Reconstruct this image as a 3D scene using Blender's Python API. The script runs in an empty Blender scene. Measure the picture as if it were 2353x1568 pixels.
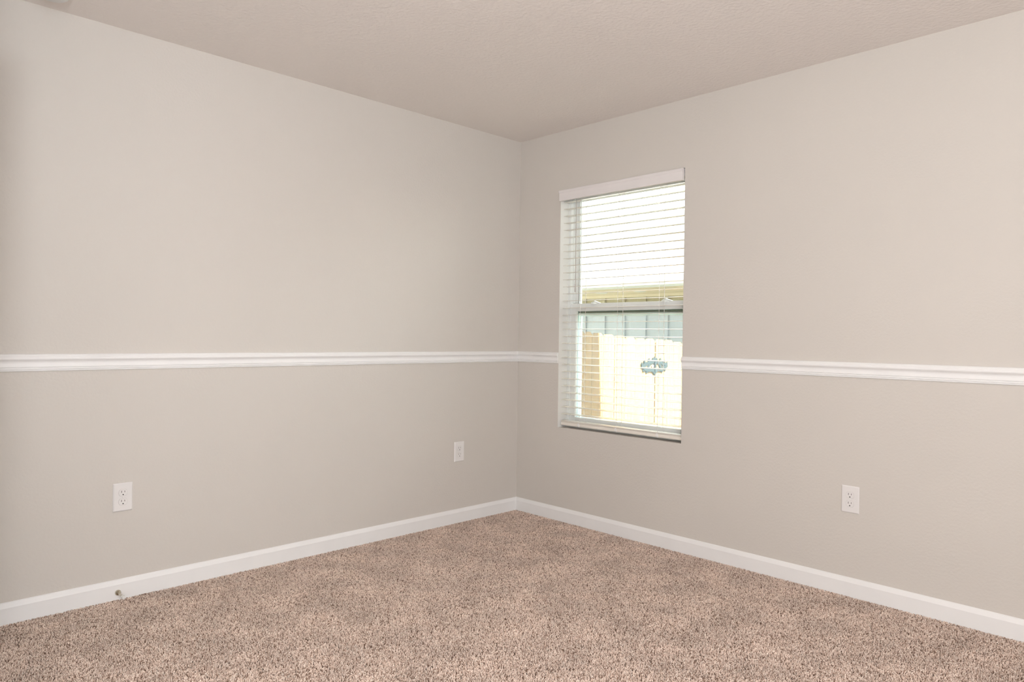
import bpy, bmesh, math, random
import numpy as np
from mathutils import Vector, Matrix
random.seed(7)
sc = bpy.context.scene
COL = sc.collection

# ------------------------------------------------------------------ camera
YAW, PITCH, ROLL = 0.7969, -0.0054, 0.0134
cam_data = bpy.data.cameras.new('camera')
cam = bpy.data.objects.new('camera', cam_data); COL.objects.link(cam)
cam_data.sensor_fit = 'HORIZONTAL'; cam_data.sensor_width = 36.0
cam_data.lens = 36.0 * 1629.84 / 2353.0
cam_data.clip_start = 0.02; cam_data.clip_end = 200
cp, sp = math.cos(PITCH), math.sin(PITCH)
fw = Vector((-math.sin(YAW)*cp, math.cos(YAW)*cp, sp))
r0 = Vector((math.cos(YAW), math.sin(YAW), 0)); u0 = r0.cross(fw)
rt = r0*math.cos(ROLL) + u0*math.sin(ROLL); up = -r0*math.sin(ROLL) + u0*math.cos(ROLL)
M = Matrix.Identity(4)
for i in range(3):
    M[i][0] = rt[i]; M[i][1] = up[i]; M[i][2] = -fw[i]
M[0][3], M[1][3], M[2][3] = 3.3459, -3.328, 1.1448
cam.matrix_world = M
sc.camera = cam

# ------------------------------------------------------------------ view, world, sun, large lights
sc.view_settings.view_transform = 'Standard'
sc.view_settings.look = 'None'
sc.view_settings.exposure = 0.0
sc.view_settings.gamma = 1.0
sc.view_settings.use_curve_mapping = False
sc.cycles.transparent_max_bounces = 24

world = bpy.data.worlds.new('world'); sc.world = world; world.use_nodes = True
wn = world.node_tree; wn.nodes.clear()
wo = wn.nodes.new('ShaderNodeOutputWorld'); wb = wn.nodes.new('ShaderNodeBackground')
wb.inputs[0].default_value = (0.90, 0.98, 1.0, 1); wb.inputs[1].default_value = 12.0
wn.links.new(wb.outputs[0], wo.inputs[0])

def add_light(name, kind, loc, direction, energy, color, **kw):
    d = bpy.data.lights.new(name, kind); d.energy = energy; d.color = color
    for k, v in kw.items(): setattr(d, k, v)
    o = bpy.data.objects.new(name, d); COL.objects.link(o); o.location = loc
    o.rotation_euler = Vector(direction).to_track_quat('-Z', 'Y').to_euler()
    return o
SUN = Vector((1.0, -0.0687, 1.0))
add_light('sun', 'SUN', (6, -1, 8), -SUN, 102.0, (1.0, 0.95, 0.86), angle=0.009)
# two soft fill panels added behind the camera, and a flash bounced off the ceiling
add_light('fill_back', 'AREA', (4.45, -3.2, 1.15), (-1.0, 0.22, 0.0), 77, (0.905, 0.94, 1.0), shape='RECTANGLE', size=1.8, size_y=2.0)
add_light('fill_side', 'AREA', (3.5, -4.5, 1.15), (-0.35, 1.0, 0.0), 33, (0.955, 0.972, 1.0), shape='RECTANGLE', size=1.8, size_y=2.0)

add_light('bounce_flash', 'AREA', (3.55, -3.75, 1.45), (-0.25, 0.25, 1.0), 55, (0.955, 0.972, 1.0), shape='DISK', size=0.5)

# ------------------------------------------------------------------ helpers
def nodes(name):
    m = bpy.data.materials.new(name); m.use_nodes = True
    nt = m.node_tree; b = nt.nodes['Principled BSDF']
    return m, nt, b
def mat(name, col, rough=0.5, metal=0.0, spec=None, bump=None, var=None, coat=0.0):
    """bump=(scale, strength, detail, stretch) ; var=(scale, amount)"""
    m, nt, b = nodes(name)
    b.inputs['Base Color'].default_value = (*col, 1); b.inputs['Roughness'].default_value = rough
    b.inputs['Metallic'].default_value = metal
    if spec is not None: b.inputs['Specular IOR Level'].default_value = spec
    tc = nt.nodes.new('ShaderNodeTexCoord')
    if bump:
        sc_, st, dt, stretch = bump[:4]
        mp = nt.nodes.new('ShaderNodeMapping'); mp.inputs['Scale'].default_value = stretch
        n = nt.nodes.new('ShaderNodeTexNoise'); n.inputs['Scale'].default_value = sc_; n.inputs['Detail'].default_value = dt
        bp = nt.nodes.new('ShaderNodeBump'); bp.inputs['Strength'].default_value = st; bp.inputs['Distance'].default_value = bump[4] if len(bump) > 4 else 0.002
        nt.links.new(tc.outputs['Object'], mp.inputs[0]); nt.links.new(mp.outputs[0], n.inputs['Vector'])
        nt.links.new(n.outputs[0], bp.inputs['Height']); nt.links.new(bp.outputs[0], b.inputs['Normal'])
    vs, va = var if var else (6.0, 0.02)
    n2 = nt.nodes.new('ShaderNodeTexNoise'); n2.inputs['Scale'].default_value = vs; n2.inputs['Detail'].default_value = 3
    r = nt.nodes.new('ShaderNodeMapRange'); r.inputs[1].default_value = 0.3; r.inputs[2].default_value = 0.7
    r.inputs[3].default_value = 1-va; r.inputs[4].default_value = 1+va
    mx = nt.nodes.new('ShaderNodeVectorMath'); mx.operation = 'SCALE'
    mx.inputs[0].default_value = col
    nt.links.new(tc.outputs['Object'], n2.inputs['Vector']); nt.links.new(n2.outputs[0], r.inputs[0])
    nt.links.new(r.outputs[0], mx.inputs['Scale']); nt.links.new(mx.outputs[0], b.inputs['Base Color'])
    return m

class MB:
    def __init__(s): s.v = []; s.f = []
    def box(s, a, b):
        i = len(s.v); (x0, y0, z0), (x1, y1, z1) = a, b
        x0, x1 = min(x0, x1), max(x0, x1); y0, y1 = min(y0, y1), max(y0, y1); z0, z1 = min(z0, z1), max(z0, z1)
        s.v += [(x0,y0,z0),(x1,y0,z0),(x1,y1,z0),(x0,y1,z0),(x0,y0,z1),(x1,y0,z1),(x1,y1,z1),(x0,y1,z1)]
        s.f += [tuple(i+k for k in q) for q in ((0,3,2,1),(4,5,6,7),(0,1,5,4),(1,2,6,5),(2,3,7,6),(3,0,4,7))]
        return s
    def prism(s, prof, fn, t0, t1):
        """prof: closed list of 2D points; fn(a,b,t) -> xyz"""
        i = len(s.v); n = len(prof)
        for t in (t0, t1): s.v += [tuple(fn(a, b, t)) for a, b in prof]
        for k in range(n):
            j = (k+1) % n; s.f.append((i+k, i+j, i+n+j, i+n+k))
        s.f.append(tuple(i+k for k in range(n))[::-1]); s.f.append(tuple(i+n+k for k in range(n)))
        return s
    def lathe(s, prof, o, axis, seg=32):
        """prof: list of (radius, distance along axis)"""
        a = Vector(axis).normalized(); t = a.orthogonal().normalized(); b = a.cross(t); o = Vector(o)
        i = len(s.v); n = len(prof)
        for k in range(seg):
            an = 2*math.pi*k/seg; d = t*math.cos(an)+b*math.sin(an)
            for r, h in prof: s.v.append(tuple(o+a*h+d*r))
        for k in range(seg):
            k2 = (k+1) % seg
            for j in range(n-1): s.f.append((i+k*n+j, i+k2*n+j, i+k2*n+j+1, i+k*n+j+1))
        if prof[0][0] > 1e-6: s.f.append(tuple(i+k*n for k in range(seg))[::-1])
        if prof[-1][0] > 1e-6: s.f.append(tuple(i+k*n+n-1 for k in range(seg)))
        return s
    def build(s, name, m, parent=None, smooth=False, bevel=0.0, seg=2):
        me = bpy.data.meshes.new(name); me.from_pydata(s.v, [], s.f); me.validate()
        bm = bmesh.new(); bm.from_mesh(me); bmesh.ops.remove_doubles(bm, verts=bm.verts, dist=1e-6)
        bmesh.ops.recalc_face_normals(bm, faces=bm.faces)
        if bevel: 
            es = [e for e in bm.edges if len(e.link_faces) == 2 and e.calc_face_angle(0) > 0.6]
            bmesh.ops.bevel(bm, geom=es, offset=bevel, segments=seg, profile=0.5, affect='EDGES')
        bm.to_mesh(me); bm.free()
        if smooth:
            for p in me.polygons: p.use_smooth = True
            me.set_sharp_from_angle(angle=math.radians(35))
        me.materials.append(m)
        o = bpy.data.objects.new(name, me); COL.objects.link(o)
        if parent is not None: o.parent = parent
        return o
def tag(o, label, cat, group=None, kind=None):
    if label: o['label'] = label
    if cat: o['category'] = cat
    if group: o['group'] = group
    if kind: o['kind'] = kind
    return o
def struct(o): o['kind'] = 'structure'; return o
def empty(name, loc=(0,0,0), rz=0):
    o = bpy.data.objects.new(name, None); COL.objects.link(o); o.location = loc; o.rotation_euler = (0,0,rz)
    o.empty_display_size = 0.05; return o
def copy_obj(o, parent=None):
    c = o.copy(); COL.objects.link(c)
    if parent is not None: c.parent = parent
    return c
def copy_tree(o, parent=None):
    c = copy_obj(o, parent)
    for ch in list(o.children): copy_tree(ch, c)
    return c

# ------------------------------------------------------------------ materials
PAINT = (0.646, 0.606, 0.556)
m_wall = mat('wall_paint', PAINT, 0.75, spec=0.25, bump=(90, 0.25, 3, (1,1,1), 0.004), var=(1.3, 0.012))
m_ceil = mat('ceiling_texture', (0.86, 0.80, 0.755), 0.9, spec=0.1, bump=(62, 0.8, 4, (1,1,1), 0.0035), var=(1.5, 0.012))
m_trim = mat('white_trim_paint', (0.86, 0.85, 0.835), 0.38, spec=0.4, var=(9, 0.012))
m_vinyl = mat('white_vinyl', (0.86, 0.87, 0.85), 0.35)
m_reveal = mat('jamb_daylit', (0.82, 0.81, 0.77), 0.7, spec=0.2, bump=(140, 0.1, 3, (1,1,1)))
m_slat = mat('blind_slat_white', (0.82, 0.77, 0.69), 0.22, spec=0.42)
m_blind = mat('blind_valance_white', (0.80, 0.76, 0.745), 0.4)
m_cord = mat('blind_cord', (0.85, 0.83, 0.80), 0.8)
m_wand = mat('tilt_wand_plastic', (0.45, 0.40, 0.37), 0.3)
m_plate = mat('outlet_plastic', (0.80, 0.775, 0.755), 0.32, spec=0.5)
m_dark = mat('outlet_slot_dark', (0.015, 0.012, 0.012), 0.6)
m_slot = mat('outlet_slot_grey', (0.12, 0.10, 0.09), 0.6)
m_nickel = mat('satin_nickel', (0.55, 0.50, 0.40), 0.22, metal=1.0)
m_rubber = mat('white_rubber', (0.78, 0.77, 0.74), 0.6)
m_detect = mat('detector_plastic', (0.84, 0.83, 0.81), 0.3)
m_door = mat('door_paint', (0.84, 0.83, 0.81), 0.4)
m_knobw = mat('white_knob', (0.9, 0.9, 0.9), 0.15, spec=0.6)
m_gasket = mat('window_gasket', (0.09, 0.13, 0.08), 0.6)
m_screenf = mat('screen_frame', (0.70, 0.84, 0.86), 0.4)
m_teal = mat('glazing_bead', (0.16, 0.32, 0.36), 0.5)
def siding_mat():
    m, nt, b = nodes('siding_bounce_tint'); b.inputs['Roughness'].default_value = 0.7
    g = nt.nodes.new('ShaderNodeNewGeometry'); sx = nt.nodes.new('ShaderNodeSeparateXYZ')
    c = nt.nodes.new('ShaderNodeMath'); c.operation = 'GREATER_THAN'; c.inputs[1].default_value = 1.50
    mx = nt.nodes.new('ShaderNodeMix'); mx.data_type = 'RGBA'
    mx.inputs[6].default_value = (0.285, 0.305, 0.335, 1); mx.inputs[7].default_value = (0.275, 0.245, 0.16, 1)  # yellow bounce light on the upper boards is put into the colour
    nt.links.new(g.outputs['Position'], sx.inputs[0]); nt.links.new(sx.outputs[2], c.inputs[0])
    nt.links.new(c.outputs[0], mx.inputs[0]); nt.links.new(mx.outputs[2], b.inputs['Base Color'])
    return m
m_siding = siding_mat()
m_fascia = mat('fascia_white', (0.55, 0.57, 0.57), 0.5)
m_soffit = mat('soffit_tan', (0.52, 0.465, 0.36), 0.7)
m_roof = mat('pale_shingle', (0.16, 0.155, 0.145), 0.9, bump=(30, 0.4, 4, (1,1,1)))
m_ext = mat('exterior_stucco', (0.45, 0.44, 0.39), 0.8, bump=(60, 0.3, 3, (1,1,1)))
m_grass = mat('sandy_ground', (0.24, 0.225, 0.165), 0.95, bump=(80, 0.8, 4, (1,1,1)), var=(12, 0.25))
m_iron = mat('blue_grey_iron', (0.010, 0.015, 0.0165), 0.6, spec=0.08)

def wood_mat():
    m, nt, b = nodes('cedar_picket')
    tc = nt.nodes.new('ShaderNodeTexCoord'); oi = nt.nodes.new('ShaderNodeObjectInfo')
    mp = nt.nodes.new('ShaderNodeMapping'); mp.inputs['Scale'].default_value = (30, 60, 1.6)
    cb = nt.nodes.new('ShaderNodeCombineXYZ')
    mu = nt.nodes.new('ShaderNodeMath'); mu.operation = 'MULTIPLY'; mu.inputs[1].default_value = 30
    nt.links.new(oi.outputs['Random'], mu.inputs[0]); nt.links.new(mu.outputs[0], cb.inputs[1])
    nt.links.new(cb.outputs[0], mp.inputs['Location'])
    n = nt.nodes.new('ShaderNodeTexNoise'); n.inputs['Scale'].default_value = 1.0; n.inputs['Detail'].default_value = 4
    cr = nt.nodes.new('ShaderNodeValToRGB')
    cr.color_ramp.elements[0].position = 0.3; cr.color_ramp.elements[0].color = (0.130, 0.075, 0.024, 1)
    cr.color_ramp.elements[1].position = 0.7; cr.color_ramp.elements[1].color = (0.215, 0.130, 0.048, 1)
    nt.links.new(tc.outputs['Object'], mp.inputs[0]); nt.links.new(mp.outputs[0], n.inputs['Vector'])
    nt.links.new(n.outputs[0], cr.inputs[0]); nt.links.new(cr.outputs[0], b.inputs['Base Color'])
    b.inputs['Roughness'].default_value = 0.9; b.inputs['Specular IOR Level'].default_value = 0.1
    return m
m_wood = wood_mat()

def glass_mat():
    m = bpy.data.materials.new('window_glass'); m.use_nodes = True; nt = m.node_tree; nt.nodes.clear()
    o = nt.nodes.new('ShaderNodeOutputMaterial'); mix = nt.nodes.new('ShaderNodeMixShader')
    t = nt.nodes.new('ShaderNodeBsdfTransparent'); t.inputs[0].default_value = (0.95, 0.97, 0.95, 1)
    g = nt.nodes.new('ShaderNodeBsdfGlossy'); g.inputs['Roughness'].default_value = 0.0
    f = nt.nodes.new('ShaderNodeFresnel'); f.inputs[0].default_value = 1.45
    nt.links.new(f.outputs[0], mix.inputs[0]); nt.links.new(t.outputs[0], mix.inputs[1]); nt.links.new(g.outputs[0], mix.inputs[2])
    nt.links.new(mix.outputs[0], o.inputs[0]); return m
m_glass = glass_mat()
def screen_mat():
    m = bpy.data.materials.new('insect_mesh'); m.use_nodes = True; nt = m.node_tree; nt.nodes.clear()
    o = nt.nodes.new('ShaderNodeOutputMaterial'); mix = nt.nodes.new('ShaderNodeMixShader'); mix.inputs[0].default_value = 0.06
    t = nt.nodes.new('ShaderNodeBsdfTransparent')
    d = nt.nodes.new('ShaderNodeBsdfTranslucent'); d.inputs[0].default_value = (0.42, 0.52, 0.62, 1)
    nt.links.new(t.outputs[0], mix.inputs[1]); nt.links.new(d.outputs[0], mix.inputs[2])
    nt.links.new(mix.outputs[0], o.inputs[0]); return m
m_mesh = screen_mat()

# ------------------------------------------------------------------ room shell
H = 2.44; RX = 4.6; RY = -4.6; T = 0.12
WX0, WX1, WZ0, WZ1 = 0.361, 1.2555, 0.581, 2.071       # window opening
FZ = -0.012
struct(MB().box((-T, RY-T, FZ-0.1), (RX+T, 0.2, FZ)).build('floor', mat('carpet_backing', (0.16, 0.105, 0.08), 0.95, bump=(150, 0.5, 3, (1,1,1)))))
struct(MB().box((-T, RY-T, H), (RX+T, 0.2, H+0.1)).build('ceiling', m_ceil))
struct(MB().box((-T, RY-T, FZ), (0, 0.0, H)).build('wall_left', m_wall))
w = MB()
w.box((-T, 0, FZ), (WX0, 0.2, H)).box((WX1, 0, FZ), (RX+T, 0.2, H)).box((WX0, 0, FZ), (WX1, 0.2, WZ0)).box((WX0, 0, WZ1), (WX1, 0.2, H))
wall_right = struct(w.build('wall_right', m_wall))
struct(MB().box((RX, RY-T, FZ), (RX+T, 0, H)).build('wall_side', m_wall))
struct(MB().box((0, RY-T, FZ), (RX, RY, H)).build('wall_back', m_wall))
struct(MB().box((1.25, RY, FZ), (1.35, -3.2, H)).build('wall_hall', m_wall))
struct(MB().box((0, -3.3, FZ), (0.03, -3.2, H)).box((0.85, -3.3, FZ), (1.25, -3.2, H)).box((0.03, -3.3, 2.06), (0.85, -3.2, H)).build('wall_door', m_wall))
# thin painted returns lining the window opening (drywall, daylight put into its lighter colour)
lin = MB(); e = 0.0012
lin.box((WX0, 0.0015, WZ0), (WX0+e, 0.085, WZ1)).box((WX1-e, 0.0015, WZ0), (WX1, 0.085, WZ1)).box((WX0, 0.0015, WZ1-e), (WX1, 0.085, WZ1))
struct(lin.build('trim_5', m_reveal))
struct(MB().box((WX0, 0.0, WZ0), (WX1, 0.085, WZ0+0.0015)).build('trim_6', m_wall))

# chair rail: profile (depth, height above its bottom)
rail = [(0,0),(0.004,0),(0.0062,0.0012),(0.0068,0.0035),(0.0045,0.0046),(0.0045,0.0058),(0.0075,0.0070),(0.0085,0.0095),(0.0082,0.0130),
        (0.0060,0.0142),(0.0060,0.0154),(0.0100,0.0168),(0.0098,0.020),(0.0090,0.025),(0.0084,0.030),(0.0086,0.034),(0.0098,0.038),(0.0124,0.042),
        (0.0156,0.0455),(0.0172,0.0480),(0.0178,0.0510),(0.0172,0.0545),(0.0158,0.0570),(0.0142,0.0585),(0.0142,0.0592),(0.0132,0.0620),(0.0116,0.0634),
        (0.0116,0.0642),(0.0094,0.0670),(0.006,0.0688),(0,0.069)]
RZ = 0.9837
struct(MB().prism(rail, lambda a,b,t: (a, t, RZ+b), -3.19, 0.0).build('trim_1', m_trim))
struct(MB().prism(rail, lambda a,b,t: (t, -a, RZ+b), 0.0, WX0).build('trim_2', m_trim))
struct(MB().prism(rail, lambda a,b,t: (t, -a, RZ+b), WX1, RX).build('trim_3', m_trim))
base = [(0,-0.012),(0.012,-0.012),(0.012,0.0625),(0.0112,0.0645),(0.0065,0.0765),(0.0045,0.0805),(0.0022,0.0815),(0.0022,0.0822),(0,0.083)]
struct(MB().prism(base, lambda a,b,t: (a, t, b), -3.19, 0.0).build('baseboard_left', m_trim))
struct(MB().prism(base, lambda a,b,t: (t, -a, b), 0.0, RX).build('baseboard_right', m_trim))

# ------------------------------------------------------------------ carpet pile (one patch of yarn tufts, laid tile by tile over the floor)
def carpet():
    rng = np.random.default_rng(5)
    L = 0.5; sp_ = 0.0047; n = int(L/sp_); step = L/n
    gx, gy = np.meshgrid(np.arange(n), np.arange(n))
    px = (gx.ravel()+0.5+rng.uniform(-0.42, 0.42, n*n))*step - L/2
    py = (gy.ravel()+0.5+rng.uniform(-0.42, 0.42, n*n))*step - L/2
    N = n*n; S = 4
    az = rng.uniform(0, 2*np.pi, N); lean = np.abs(rng.normal(0, 0.0034, N)); h = rng.uniform(0.0115, 0.0145, N)
    tw = rng.uniform(0, 2*np.pi, N); rad = rng.uniform(0.0016, 0.0025, N)
    verts = np.zeros((N, 3*S+1, 3))
    for ri, (t, rr) in enumerate(((0.0, 0.8), (0.55, 1.1), (0.9, 0.8))):
        for s in range(S):
            a = tw + s*2*np.pi/S + t*1.3
            verts[:, ri*S+s, 0] = px + np.cos(az)*lean*t*t*1.6 + np.cos(a)*rad*rr
            verts[:, ri*S+s, 1] = py + np.sin(az)*lean*t*t*1.6 + np.sin(a)*rad*rr
            verts[:, ri*S+s, 2] = h*t
    verts[:, 3*S, 0] = px + np.cos(az)*lean*1.8; verts[:, 3*S, 1] = py + np.sin(az)*lean*1.8; verts[:, 3*S, 2] = h
    fl = []
    for ri in range(2):
        for s in range(S): 
            s2 = (s+1) % S; fl.append((ri*S+s, ri*S+s2, (ri+1)*S+s2, (ri+1)*S+s))
    quads = np.array(fl); tris = np.array([(2*S+s, 2*S+(s+1) % S, 3*S) for s in range(S)])
    V = verts.reshape(-1, 3); off = (np.arange(N)*(3*S+1))[:, None, None]
    Q = (quads[None]+off).reshape(-1, 4); R = (tris[None]+off).reshape(-1, 3)
    me = bpy.data.meshes.new('carpet_pile')
    me.vertices.add(len(V)); me.vertices.foreach_set('co', V.ravel())
    me.loops.add(Q.size+R.size); me.loops.foreach_set('vertex_index', np.concatenate([Q.ravel(), R.ravel()]))
    me.polygons.add(len(Q)+len(R))
    ls = np.concatenate([np.arange(len(Q))*4, len(Q)*4+np.arange(len(R))*3])
    me.polygons.foreach_set('loop_start', ls)
    me.polygons.foreach_set('use_smooth', np.ones(len(ls), dtype=bool))
    me.update(calc_edges=True)
    at = me.attributes.new('yarn', 'FLOAT', 'POINT')
    at.data.foreach_set('value', np.repeat(rng.uniform(0, 1, N), 3*S+1).astype(np.float32))
    m, nt, b = nodes('frieze_yarn')
    b.inputs['Roughness'].default_value = 0.95; b.inputs['Specular IOR Level'].default_value = 0.1
    a = nt.nodes.new('ShaderNodeAttribute'); a.attribute_name = 'yarn'
    cr = nt.nodes.new('ShaderNodeValToRGB'); el = cr.color_ramp.elements
    cols = [(0.0, (0.19,0.115,0.08)), (0.10, (0.39,0.27,0.205)), (0.24, (0.62,0.475,0.395)), (0.5, (0.79,0.625,0.53)), (0.8, (0.88,0.72,0.62)), (1.0, (0.95,0.82,0.72))]
    el[0].position = 0; el[0].color = (*cols[0][1], 1); el[1].position = 1; el[1].color = (*cols[-1][1], 1)
    for p_, c_ in cols[1:-1]:
        q = el.new(p_); q.color = (*c_, 1)
    g = nt.nodes.new('ShaderNodeNewGeometry')
    mp = nt.nodes.new('ShaderNodeMapping'); mp.inputs['Scale'].default_value = (1.0, 1.0, 0.0)
    n1 = nt.nodes.new('ShaderNodeTexNoise'); n1.inputs['Scale'].default_value = 5.5; n1.inputs['Detail'].default_value = 4
    mr = nt.nodes.new('ShaderNodeMapRange'); mr.inputs[1].default_value = 0.35; mr.inputs[2].default_value = 0.65
    mr.inputs[3].default_value = 0.90; mr.inputs[4].default_value = 1.12  # lighter and darker lay of the pile, put into the colour as soft mottling
    vm = nt.nodes.new('ShaderNodeVectorMath'); vm.operation = 'SCALE'
    nt.links.new(a.outputs['Fac'], cr.inputs[0]); nt.links.new(g.outputs['Position'], mp.inputs[0]); nt.links.new(mp.outputs[0], n1.inputs['Vector'])
    nt.links.new(n1.outputs[0], mr.inputs[0]); nt.links.new(mr.outputs[0], vm.inputs['Scale'])
    nt.links.new(cr.outputs[0], vm.inputs[0]); nt.links.new(vm.outputs[0], b.inputs['Base Color'])
    me.materials.append(m)
    o = bpy.data.objects.new('carpet_pile', me); COL.objects.link(o)
    # floor tiles: 9 x 9 patches of 0.5 m from the corner outwards
    o.location = (0, 0, FZ-0.0005)
    ng = bpy.data.node_groups.new('lay_carpet', 'GeometryNodeTree')
    ng.interface.new_socket('Geometry', in_out='INPUT', socket_type='NodeSocketGeometry')
    ng.interface.new_socket('Geometry', in_out='OUTPUT', socket_type='NodeSocketGeometry')
    gi = ng.nodes.new('NodeGroupInput'); go = ng.nodes.new('NodeGroupOutput')
    gr = ng.nodes.new('GeometryNodeMeshGrid'); k = 8
    gr.inputs['Size X'].default_value = (k-1)*L; gr.inputs['Size Y'].default_value = (k-1)*L
    gr.inputs['Vertices X'].default_value = k; gr.inputs['Vertices Y'].default_value = k
    tr = ng.nodes.new('GeometryNodeTransform'); tr.inputs['Translation'].default_value = (k*L/2+0.006, -k*L/2-0.006, 0)
    iop = ng.nodes.new('GeometryNodeInstanceOnPoints')
    rv = ng.nodes.new('FunctionNodeRandomValue'); rv.data_type = 'INT'
    rv.inputs[4].default_value = 0; rv.inputs[5].default_value = 3
    ml = ng.nodes.new('ShaderNodeMath'); ml.operation = 'MULTIPLY'; ml.inputs[1].default_value = math.pi/2
    cx = ng.nodes.new('ShaderNodeCombineXYZ')
    ng.links.new(gr.outputs[0], tr.inputs[0]); ng.links.new(tr.outputs[0], iop.inputs['Points'])
    ng.links.new(gi.outputs[0], iop.inputs['Instance'])
    ng.links.new(rv.outputs[2], ml.inputs[0]); ng.links.new(ml.outputs[0], cx.inputs[2]); ng.links.new(cx.outputs[0], iop.inputs['Rotation'])
    ng.links.new(iop.outputs[0], go.inputs[0])
    md = o.modifiers.new('lay', 'NODES'); md.node_group = ng
    tag(o, 'pinkish beige flecked frieze carpet pile covering the whole floor', 'carpet', kind='stuff')
carpet()

# ------------------------------------------------------------------ window (white vinyl single hung)
win = struct(empty('window_1', (0.808, 0.12, WZ0)))
def wpart(mb, name, m, parent=None, **k):
    o = mb.build(name, m, None, **k)
    o.parent = parent or win
    o.matrix_parent_inverse = Matrix.Identity(4)
    off = Vector(win.location)
    for v in o.data.vertices: v.co -= off
    return o
def frame_mb(x0, x1, z0, z1, wl, wt, wb_, y0, y1):
    return MB().box((x0,y0,z0),(x0+wl,y1,z1)).box((x1-wl,y0,z0),(x1,y1,z1)).box((x0+wl,y0,z1-wt),(x1-wl,y1,z1)).box((x0+wl,y0,z0),(x1-wl,y1,z0+wb_))
wpart(frame_mb(WX0, WX1, WZ0+.0005, WZ1-.0005, 0.0195, 0.022, 0.034, 0.082, 0.19), 'window_frame', m_vinyl)
# track rib of the frame
wpart(MB().box((WX0+.019,0.105,1.36),(WX0+.026,0.112,WZ1-.02)).box((WX1-.026,0.105,1.36),(WX1-.019,0.112,WZ1-.02)), 'track_rib', m_vinyl)
us = wpart(frame_mb(WX0+.0175, WX1-.0175, 1.30, WZ1-.024, 0.0355, 0.034, 0.05, 0.128, 0.158), 'upper_sash', m_vinyl, bevel=0.002, seg=1)
ls = wpart(MB().box((WX0+.0175,0.092,0.615),(WX0+.060,0.122,1.362)).box((WX1-.060,0.092,0.615),(WX1-.0175,0.122,1.362))
      .box((WX0+.058,0.096,1.336),(WX1-.058,0.122,1.362)).box((WX0+.058,0.088,1.314),(WX1-.058,0.122,1.338)).box((WX0+.058,0.090,0.615),(WX1-.058,0.122,0.645)), 'lower_sash', m_vinyl, bevel=0.0025, seg=2)
gx0, gx1 = WX0+.053, WX1-.053
wpart(MB().box((gx0-.004,0.142,1.345),(gx1+.004,0.144,2.018)), 'glass_pane', m_glass, us)
wpart(MB().box((gx0+.004,0.106,0.640),(gx1-.004,0.108,1.320)), 'glass_pane', m_glass, ls)
wpart(frame_mb(gx0-.002, gx1+.002, 1.347, 2.017, 0.005, 0.004, 0.001, 0.1385, 0.1415), 'glazing_bead', m_screenf, us)
wpart(frame_mb(WX0+.0595, WX1-.0595, 0.644, 1.3145, 0.003, 0.002, 0.0015, 0.1125, 0.116), 'glazing_bead', m_teal, ls)
scf = wpart(frame_mb(WX0+.019, WX1-.019, 0.610, 1.31, 0.026, 0.026, 0.03, 0.165, 0.174), 'screen_frame', m_screenf)
wpart(MB().box((WX0+.03,0.116,1.303),(WX1-.03,0.160,1.312)), 'weatherstrip', m_gasket)
wpart(MB().box((WX0+.04,0.1695,0.63),(WX1-.04,0.1698,1.30)), 'insect_mesh', m_mesh, scf)
for lx in (0.5596, 1.074):
    k = wpart(MB().lathe([(0.026,0.0),(0.026,0.004),(0.020,0.012),(0.012,0.016),(0.0,0.017)], (lx,0.106,1.356), (0,0,1), 24), 'sash_lock', m_vinyl, smooth=True)
    wpart(MB().prism([(0.004,-0.004),(0.045,-0.012),(0.047,-0.007),(0.004,0.007)], lambda a,b,t: (lx+a, 0.104+t, 1.370+b), -0.008, 0.006), 'lock_lever', m_vinyl, k)

# ------------------------------------------------------------------ blind
BX0, BX1 = 0.372, 1.2465
blind = empty('window_blind', (0.808, 0.045, 2.07))
tag(blind, 'white two inch slat horizontal blind hanging open inside the window recess', 'window blind')
boff = Vector(blind.location)
def bpart(mb, name, m, parent=None, **k):
    o = mb.build(name, m, None, **k); o.parent = parent or blind
    for v in o.data.vertices: v.co -= boff
    return o
# valance: moulded face, thicker at the top
vp = [(0.004,2.0025),(-0.0125,2.0025),(-0.0145,2.006),(-0.0150,2.030),(-0.0165,2.048),(-0.0200,2.054),(-0.0215,2.060),(-0.0205,2.0655),(-0.0170,2.067),(0.004,2.067)]
val = bpart(MB().prism(vp, lambda a,b,t: (t, a, b), WX0+.0008, WX1-.006), 'valance', m_blind)
bpart(MB().box((WX0+.003,0.012,2.028),(WX1-.003,0.07,2.068)), 'headrail', m_blind)
PITCH_S = 0.04436; Z0 = 1.9987
prof = [(-0.025,-0.0004),(-0.0245,0.0016),(-0.012,0.0027),(0.0,0.0030),(0.012,0.0027),(0.0245,0.0016),(0.025,-0.0004),(0.0245,-0.0016),(0.012,-0.0004),(0,-0.0001),(-0.012,-0.0004),(-0.0245,-0.0016)]
prof = [(a, b*0.75) for a, b in prof]
slat0 = MB().prism(prof, lambda a,b,t: (t, a, b), BX0-boff.x, BX1-boff.x).build('slat', m_slat, blind, smooth=True)
for k in range(31):
    s = slat0 if k == 0 else copy_obj(slat0, blind)
    s.location = (random.uniform(-.0008,.0008), 0.0, Z0 - k*PITCH_S - boff.z + random.uniform(-.0007,.0007))
    s.rotation_euler = (random.uniform(-0.007, 0.007)+0.045, 0, random.uniform(-.0006,.0006))
for dz in (0.6155, 0.6186, 0.6217, 0.6248):
    s = copy_obj(slat0, blind); s.location = (random.uniform(-.001,.001), 0.0, dz-boff.z)
br = [(-0.027,0.5995),(-0.0255,0.597),(0.0255,0.597),(0.027,0.5995),(0.027,0.610),(0.0255,0.6135),(-0.0255,0.6135),(-0.027,0.610)]
bpart(MB().prism(br, lambda a,b,t: (t, 0.045+a, b), BX0, BX1), 'bottom_rail', m_slat, smooth=False)
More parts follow.
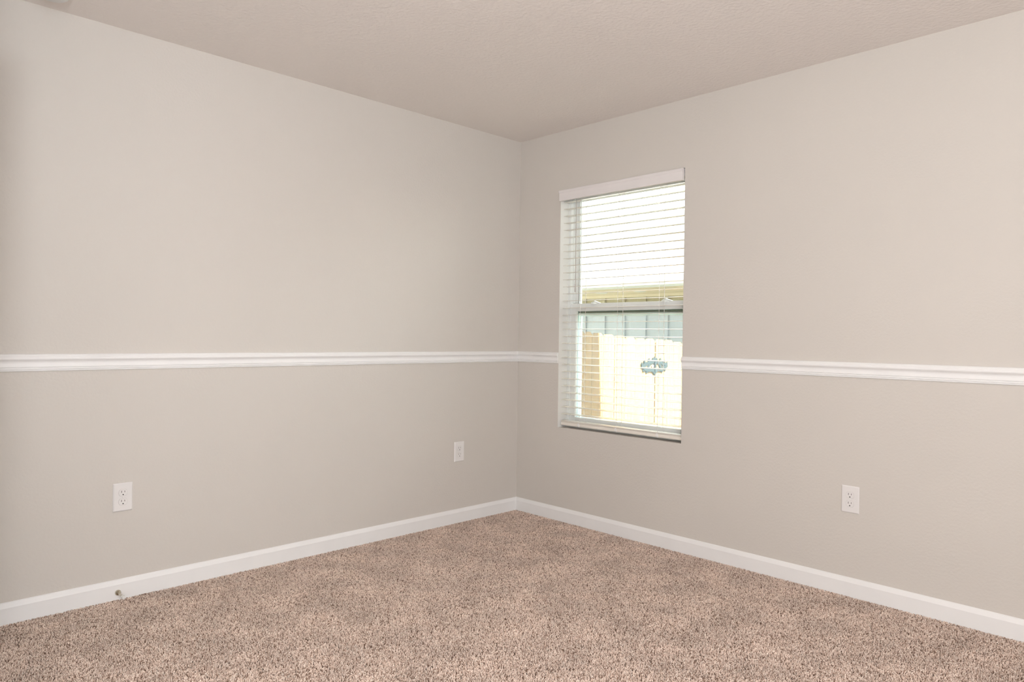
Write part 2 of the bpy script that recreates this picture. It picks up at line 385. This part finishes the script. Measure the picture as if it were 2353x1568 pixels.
for lx in (0.5172, 0.8024, 1.0895):
    for yy in (0.0195, 0.0705):
        cw = 0.0008 if yy < 0.05 else 0.0013
        lc = bpart(MB().box((lx-cw,yy-0.0006,0.60),(lx+cw,yy+0.0006,2.03)), 'ladder_cord', m_cord)
        rg = MB()
        for k in range(31):
            z = Z0-k*PITCH_S
            rg.box((lx-0.0022,yy-0.0010,z-0.0065),(lx+0.0022,yy+0.0010,z-0.0025))
            if yy < 0.05: rg.box((lx-0.0006,yy,z-0.0040),(lx+0.0006,0.0705,z-0.0030))
        bpart(rg, 'cord_rung', m_cord, lc)['kind'] = 'stuff'
    # cord tied round the bottom rail
    bpart(MB().lathe([(0.0,0),(0.006,0.001),(0.006,0.003),(0,0.004)], (lx-0.004,0.0195,0.6135), (0,-1,0), 10), 'cord_plug', m_cord)
    bpart(MB().box((lx-0.010,0.0165,0.604),(lx+0.008,0.0185,0.613)).box((lx-0.004,0.0168,0.597),(lx-0.001,0.0183,0.606)).box((lx+0.004,0.0168,0.595),(lx+0.007,0.0183,0.606)), 'cord_knot', m_cord)
wand = bpart(MB().lathe([(0.0,0.0),(0.0036,0.002),(0.0036,0.05),(0.0024,0.053),(0.0024,0.56),(0.0012,0.565),(0.0012,0.585)], (0.494,-0.003,1.426), (-0.008,0.01,1), 10), 'tilt_wand', m_wand, smooth=True)

# ------------------------------------------------------------------ outlets
def slab_round(wd, ht, r, n=6):
    pts = []
    for cx_, cz_, a0 in ((wd-r, ht-r, 0), (-wd+r, ht-r, 90), (-wd+r, -ht+r, 180), (wd-r, -ht+r, 270)):
        for i in range(n+1):
            a = math.radians(a0+90*i/n); pts.append((cx_+r*math.cos(a), cz_+r*math.sin(a)))
    return pts
def make_outlet():
    root = empty('wall_outlet')
    # local frame: +Y is out of the wall, X along the wall, Z up
    pl = MB(); W, Hh, D = 0.0385, 0.0605, 0.0058
    o_ = slab_round(W, Hh, 0.002, 2); i_ = slab_round(W-0.0042, Hh-0.0042, 0.002, 2); n = len(o_)
    pl.v = [(x,0,z) for x,z in o_]+[(x,0.0026,z) for x,z in o_]+[(x,D,z) for x,z in i_]
    for L_ in range(2):
        for k in range(n): pl.f.append((L_*n+k, L_*n+(k+1)%n, (L_+1)*n+(k+1)%n, (L_+1)*n+k))
    pl.f.append(tuple(range(n))); pl.f.append(tuple(2*n+k for k in range(n))[::-1])
    pl.build('cover_plate', m_plate, root)
    MB().lathe([(0.0036,0.0),(0.0036,0.0006),(0.003,0.0012),(0,0.0013)], (0,D,0), (0,1,0), 16).build('screw', m_plate, root, smooth=True)
    for s in (1, -1):
        zc = 0.0195*s
        pts = []
        for i in range(32):
            a = 2*math.pi*i/32; x = 0.0172*math.cos(a); z = 0.0172*math.sin(a)
            pts.append((x, zc+max(-0.0138, min(0.0138, z))))
        rc = MB().prism(pts, lambda a,b,t: (a, t, b), D-0.001, D+0.0016).build('receptacle', m_plate, root, bevel=0.0004, seg=1)
        rr = MB().prism([(a*1.055, zc+(b-zc)*1.07) for a,b in pts], lambda a,b,t: (a, t, b), D-0.001, D+0.00015)
        rr.build('receptacle_rim', mat_rim, rc)
        # out-of-wall view: the taller slot sits on the left
        for xx, hh in ((0.0064, 0.0046), (-0.0064, 0.0037)):
            MB().box((xx-0.0011, D+0.0010, zc+0.0045-hh), (xx+0.0011, D+0.0018, zc+0.0045+hh)).build('slot', m_slot, rc)
        MB().lathe([(0.0027,0.0),(0.0027,0.0009)], (0, D+0.0010, zc-0.0080), (0,1,0), 12).build('ground_hole', m_dark, rc)
    return root
mat_rim = mat('outlet_shadow_gap', (0.60, 0.57, 0.55), 0.7)
o1 = make_outlet()
o1.location = (0.0003, -2.389, 0.4345); o1.rotation_euler = (0,0,-math.pi/2)
tag(o1, 'white duplex outlet on the left wall above the door stop, nearest the left edge', 'outlet', 'white duplex wall outlets')
o2 = copy_tree(o1); o2.location = (0.0003, -0.503, 0.436)
tag(o2, 'white duplex outlet on the left wall close to the room corner', 'outlet', 'white duplex wall outlets')
o3 = copy_tree(o1); o3.location = (2.1355, -0.0003, 0.4345); o3.rotation_euler = (0,0,math.pi)
tag(o3, 'white duplex outlet on the right wall, to the right of the window', 'outlet', 'white duplex wall outlets')

# ------------------------------------------------------------------ door stop
ds = empty('door_stop', (0.012, -2.4072, 0.0297))
tag(ds, 'small round nickel door stop with white tip on the left baseboard', 'door stop')
MB().lathe([(0.0,-0.004),(0.0085,-0.004),(0.0115,0.0),(0.0120,0.004),(0.0105,0.009),(0.0070,0.0125),(0.0048,0.0145)], (0,0,0), (1,0,0), 28).build('base_disc', m_nickel, ds, smooth=True)
MB().lathe([(0.0046,0.013),(0.0046,0.062),(0.0052,0.066)], (0,0,0), (1,0,0), 20).build('stem', m_nickel, ds, smooth=True)
MB().lathe([(0.0056,0.064),(0.0072,0.066),(0.0076,0.078),(0.0066,0.084),(0.0,0.0855)], (0,0,0), (1,0,0), 20).build('rubber_tip', m_rubber, ds, smooth=True)

# ------------------------------------------------------------------ smoke detector
sd = empty('smoke_detector', (0.200, -2.704, H))
tag(sd, 'round white smoke detector on the ceiling at the top left corner', 'smoke detector')
MB().lathe([(0.0,0.0),(0.058,0.0),(0.058,0.008),(0.055,0.010)], (0,0,0), (0,0,-1), 48).build('mounting_base', m_detect, sd, smooth=True)
MB().lathe([(0.050,0.009),(0.054,0.013),(0.054,0.024),(0.050,0.031),(0.042,0.036),(0.0,0.038)], (0,0,0), (0,0,-1), 48).build('housing', m_detect, sd, smooth=True)
vt = MB()
for k in range(18):
    a = 2*math.pi*k/18; c, s_ = math.cos(a), math.sin(a)
    vt.prism([(-0.006,-0.0008),(0.006,-0.0008),(0.006,0.0008),(-0.006,0.0008)], lambda p,q,t: (c*t-s_*p, s_*t+c*p, -0.0185+q), 0.052, 0.0546)
vt.build('vent_slots', m_slot, sd)
MB().lathe([(0.009,0.038),(0.009,0.041),(0.007,0.042),(0,0.042)], (0,0,0), (0,0,-1), 20).build('test_button', m_detect, sd, smooth=True)

# ------------------------------------------------------------------ door just outside the left edge, its knob reaching in
ang = math.atan2(-2.99+3.17, 0.80-0.05)
dr = struct(empty('door_1', (0.05, -3.185, 0), ang))
slab = MB().box((0,-0.0175,0.01),(0.772,0.0175,2.03))
slab.build('door_slab', m_door, dr, bevel=0.002)
for (z0, z1) in ((0.25, 0.70), (0.98, 1.88)):
    for (x0, x1) in ((0.11, 0.35), (0.42, 0.66)):
        frame_mb(x0, x1, z0, z1, 0.018, 0.018, 0.018, 0.0175, 0.0215).build('door_panel', m_door, dr, bevel=0.002)
struct(MB().box((0.012,-3.215,-0.01),(0.045,-3.185,2.05)).box((0.83,-3.215,-0.01),(0.90,-3.185,2.12)).box((0.012,-3.215,2.05),(0.90,-3.185,2.12)).build('trim_4', m_trim))
kx = 0.715
dk = empty('door_knob', (kx, 0, 0.80)); dk.parent = dr
for sgn in (1, -1):
    MB().lathe([(0.0,0.017),(0.031,0.017),(0.031,0.020),(0.027,0.024),(0.012,0.026),(0.0095,0.032),(0.0105,0.040),(0.018,0.046),(0.0235,0.053),(0.0245,0.060),(0.0225,0.068),(0.016,0.074),(0.008,0.0765),(0,0.077)], (0,0,0), (0,sgn,0), 40).build('knob', m_knobw, dk, smooth=True)

# ------------------------------------------------------------------ outside: ground, own wall and eave
GZ = -0.55
struct(MB().box((-16,0.2,GZ-0.1),(14,12,GZ)).build('ground', m_grass))
struct(MB().box((-6,0.2,GZ),(WX0-.03,0.24,2.45)).box((WX1+.03,0.2,GZ),(10,0.24,2.45)).box((WX0-.03,0.2,GZ),(WX1+.03,0.24,WZ0-.02)).box((WX0-.03,0.2,WZ1+.02),(WX1+.03,0.24,2.45)).build('wall_exterior', m_ext))
EY = 0.856
struct(MB().box((-6,0.2,2.45),(10,EY,2.47)).build('soffit_1', m_fascia))
struct(MB().box((-6,EY-0.02,2.40),(10,EY,2.55)).build('trim_7', m_fascia))

# ------------------------------------------------------------------ neighbouring house
house = empty('house', (-1.5, 3.5, GZ))
tag(house, 'blue-grey board and batten house with low white eave seen through the window', 'house')
hoff = Vector(house.location)
def hpart(mb, name, m, parent=None, **k):
    o = mb.build(name, m, None, **k); o.parent = parent or house
    for v in o.data.vertices: v.co -= hoff
    return o
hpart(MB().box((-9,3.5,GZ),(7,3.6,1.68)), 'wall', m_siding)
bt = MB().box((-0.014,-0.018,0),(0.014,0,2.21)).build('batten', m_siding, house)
for k in range(-12, 20):
    b_ = bt if k == -12 else copy_obj(bt, house)
    b_.location = (-1.737+k*0.2975-hoff.x, 0, 0)
hpart(MB().box((-9,2.62,1.664),(7,3.5,1.680)), 'soffit', m_soffit)
hpart(MB().box((-9,3.480,1.632),(7,3.5,1.664)), 'frieze_board', m_soffit)
hpart(MB().box((-9,2.58,1.662),(7,2.62,1.735)), 'fascia', m_fascia)
gp = [(2.48,1.752),(2.475,1.757),(2.475,1.760),(2.58,1.760),(2.58,1.676),(2.51,1.676),(2.497,1.700),(2.485,1.715)]
hpart(MB().prism(gp, lambda a,b,t: (t, a, b), -9, 7), 'gutter', m_fascia)
hpart(MB().prism([(2.57,1.745),(8.0,1.745+5.43*.34),(8.0,1.72+5.43*.34),(2.60,1.72)], lambda a,b,t: (t,a,b), -9.3, 7.3), 'roof', m_roof)
for vx in (-1.71, -1.185):
    hpart(MB().lathe([(0.0,0.0),(0.07,0.0),(0.07,0.006),(0.055,0.010),(0.045,0.006),(0.0,0.005)], (vx,3.02,1.664), (0,0,-1), 24), 'soffit_vent', m_fascia, smooth=True)
hpart(MB().box((-1.78,3.45,2.02),(-1.58,3.70,2.13)), 'roof_vent', m_fascia, bevel=0.03, seg=3)

# ------------------------------------------------------------------ fence with gate across the side yard
FX = -0.08
fence = empty('picket_fence', (FX, 1.2, GZ))
tag(fence, 'new dog-eared cedar picket fence beyond the window, partly shaded at its left', 'fence')
gate = empty('fence_gate', (FX, 2.4, GZ))
tag(gate, 'sunlit cedar picket gate at the right of the fence, hung beside a dark seam', 'gate')
def picket(parent, y0, y1, top, thick=0.016):
    off = Vector(parent.location)
    ear = min(0.03, (y1-y0)*0.28)
    pts = [(y0,GZ+0.03),(y1,GZ+0.03),(y1,top-ear*0.9),(y1-ear,top),(y0+ear,top),(y0,top-ear*0.9)]
    dx = random.uniform(-0.0015, 0.0015)
    o = MB().prism(pts, lambda a,b,t: (t+dx, a, b), FX-thick, FX).build('picket', m_wood, parent)
    for v in o.data.vertices: v.co -= off
    return o
pk = [(0.655,0.7880,1.1985),(0.7935,0.8708,1.1935),(0.8735,1.0085,1.1860),(1.0120,1.1490,1.1765),(1.1525,1.2910,1.1675),(1.2940,1.4265,1.1570),(1.4295,1.5690,1.1495),(1.5715,1.7010,1.1485)]
y = 0.245; 
for (a, b) in ((0.245,0.375),(0.380,0.510),(0.515,0.650)): picket(fence, a, b, 1.200)
for a, b, t in pk: picket(fence, a, b, t)
pg = [(1.7165,1.8435,1.1420),(1.8460,1.9810,1.1375),(1.9835,2.1225,1.1215),(2.1255,2.262,1.120),(2.265,2.402,1.119),(2.405,2.542,1.118),(2.545,2.682,1.118),(2.685,2.822,1.117),(2.825,2.962,1.117),(2.965,3.102,1.116),(3.105,3.242,1.116),(3.245,3.382,1.115)]
for a, b, t in pg: picket(gate, a, b, t)
for par, ya, yb in ((fence,0.245,1.700),(gate,1.7165,3.382)):
    off = Vector(par.location)
    for zc in (GZ+0.25, GZ+0.85, GZ+1.48):
        o = MB().box((FX-0.056,ya,zc),(FX-0.018,yb,zc+0.085)).build('rail', m_wood, par)
        for v in o.data.vertices: v.co -= off
o = MB().box((FX-0.146,1.60,GZ),(FX-0.058,1.69,1.10)).build('post', m_wood, fence)
for v in o.data.vertices: v.co -= Vector(fence.location)

# ornamental hinge straddling the seam
hz, hy = 0.922, 1.690
hinge = empty('gate_hinge', (FX+0.004, hy, hz))
tag(hinge, 'dark ornamental scrolled iron hinge across the gate seam', 'hinge')
def ribbon(pts, wd, t0=0.0, t1=0.008):
    mb = MB()
    for si, (p, q) in enumerate(zip(pts[:-1], pts[1:])):
        d = Vector((q[0]-p[0], q[1]-p[1])); L_ = d.length; d /= L_; n = Vector((-d.y, d.x))*wd/2; e_ = d*wd*0.35
        c = [(p[0]-e_.x+n.x, p[1]-e_.y+n.y), (p[0]-e_.x-n.x, p[1]-e_.y-n.y), (q[0]+e_.x-n.x, q[1]+e_.y-n.y), (q[0]+e_.x+n.x, q[1]+e_.y+n.y)]
        mb.prism(c, lambda a,b,t: (t, a, b), t0, t1+0.0004*si)
    return mb
for s in (1, -1):
    mb = ribbon([(0.012*s,0.036),(0.05*s,0.026),(0.095*s,0.022),(0.140*s,0.014),(0.178*s,-0.004),(0.140*s,-0.026),(0.095*s,-0.036),(0.05*s,-0.034),(0.012*s,-0.044)], 0.026)
    for ci, c in enumerate((((0.075*s,0.028),(0.085*s,0.052)),((0.135*s,0.016),(0.145*s,0.038)),((0.165*s,0.006),(0.182*s,0.018)),((0.105*s,-0.034),(0.112*s,-0.052)),((0.060*s,0.024),(0.105*s,-0.030)),((0.118*s,0.016),(0.150*s,-0.016)),((0.150*s,-0.020),(0.158*s,-0.040)))):
        m2 = ribbon(list(c), 0.021, 0.0, 0.0075-0.0003*ci); i = len(mb.v); mb.v += m2.v; mb.f += [tuple(i+k for k in f_) for f_ in m2.f]
    mb.build('scroll_leaf', m_iron, hinge)
MB().prism([(-0.022,-0.044),(0.022,-0.044),(0.030,-0.052),(0.0,-0.082),(-0.030,-0.052)], lambda a,b,t: (t,a,b), 0, 0.009).build('finial', m_iron, hinge)
MB().prism([(-0.046,0.034),(0.046,0.034),(0.030,0.066),(0.012,0.060),(0.0,0.078),(-0.012,0.060),(-0.030,0.066)], lambda a,b,t: (t,a,b), 0, 0.009).build('finial', m_iron, hinge)
MB().lathe([(0.0,-0.046),(0.010,-0.045),(0.010,0.045),(0.0,0.046)], (0.010,0,-0.003), (0,0,1), 14).build('hinge_pin', m_iron, hinge, smooth=True)
MB().lathe([(0.0,0.0),(0.012,0.001),(0.010,0.006),(0.0,0.009)], (0.006,-0.034,-0.004), (1,0,0), 14).build('rivet', m_fascia, hinge, smooth=True)
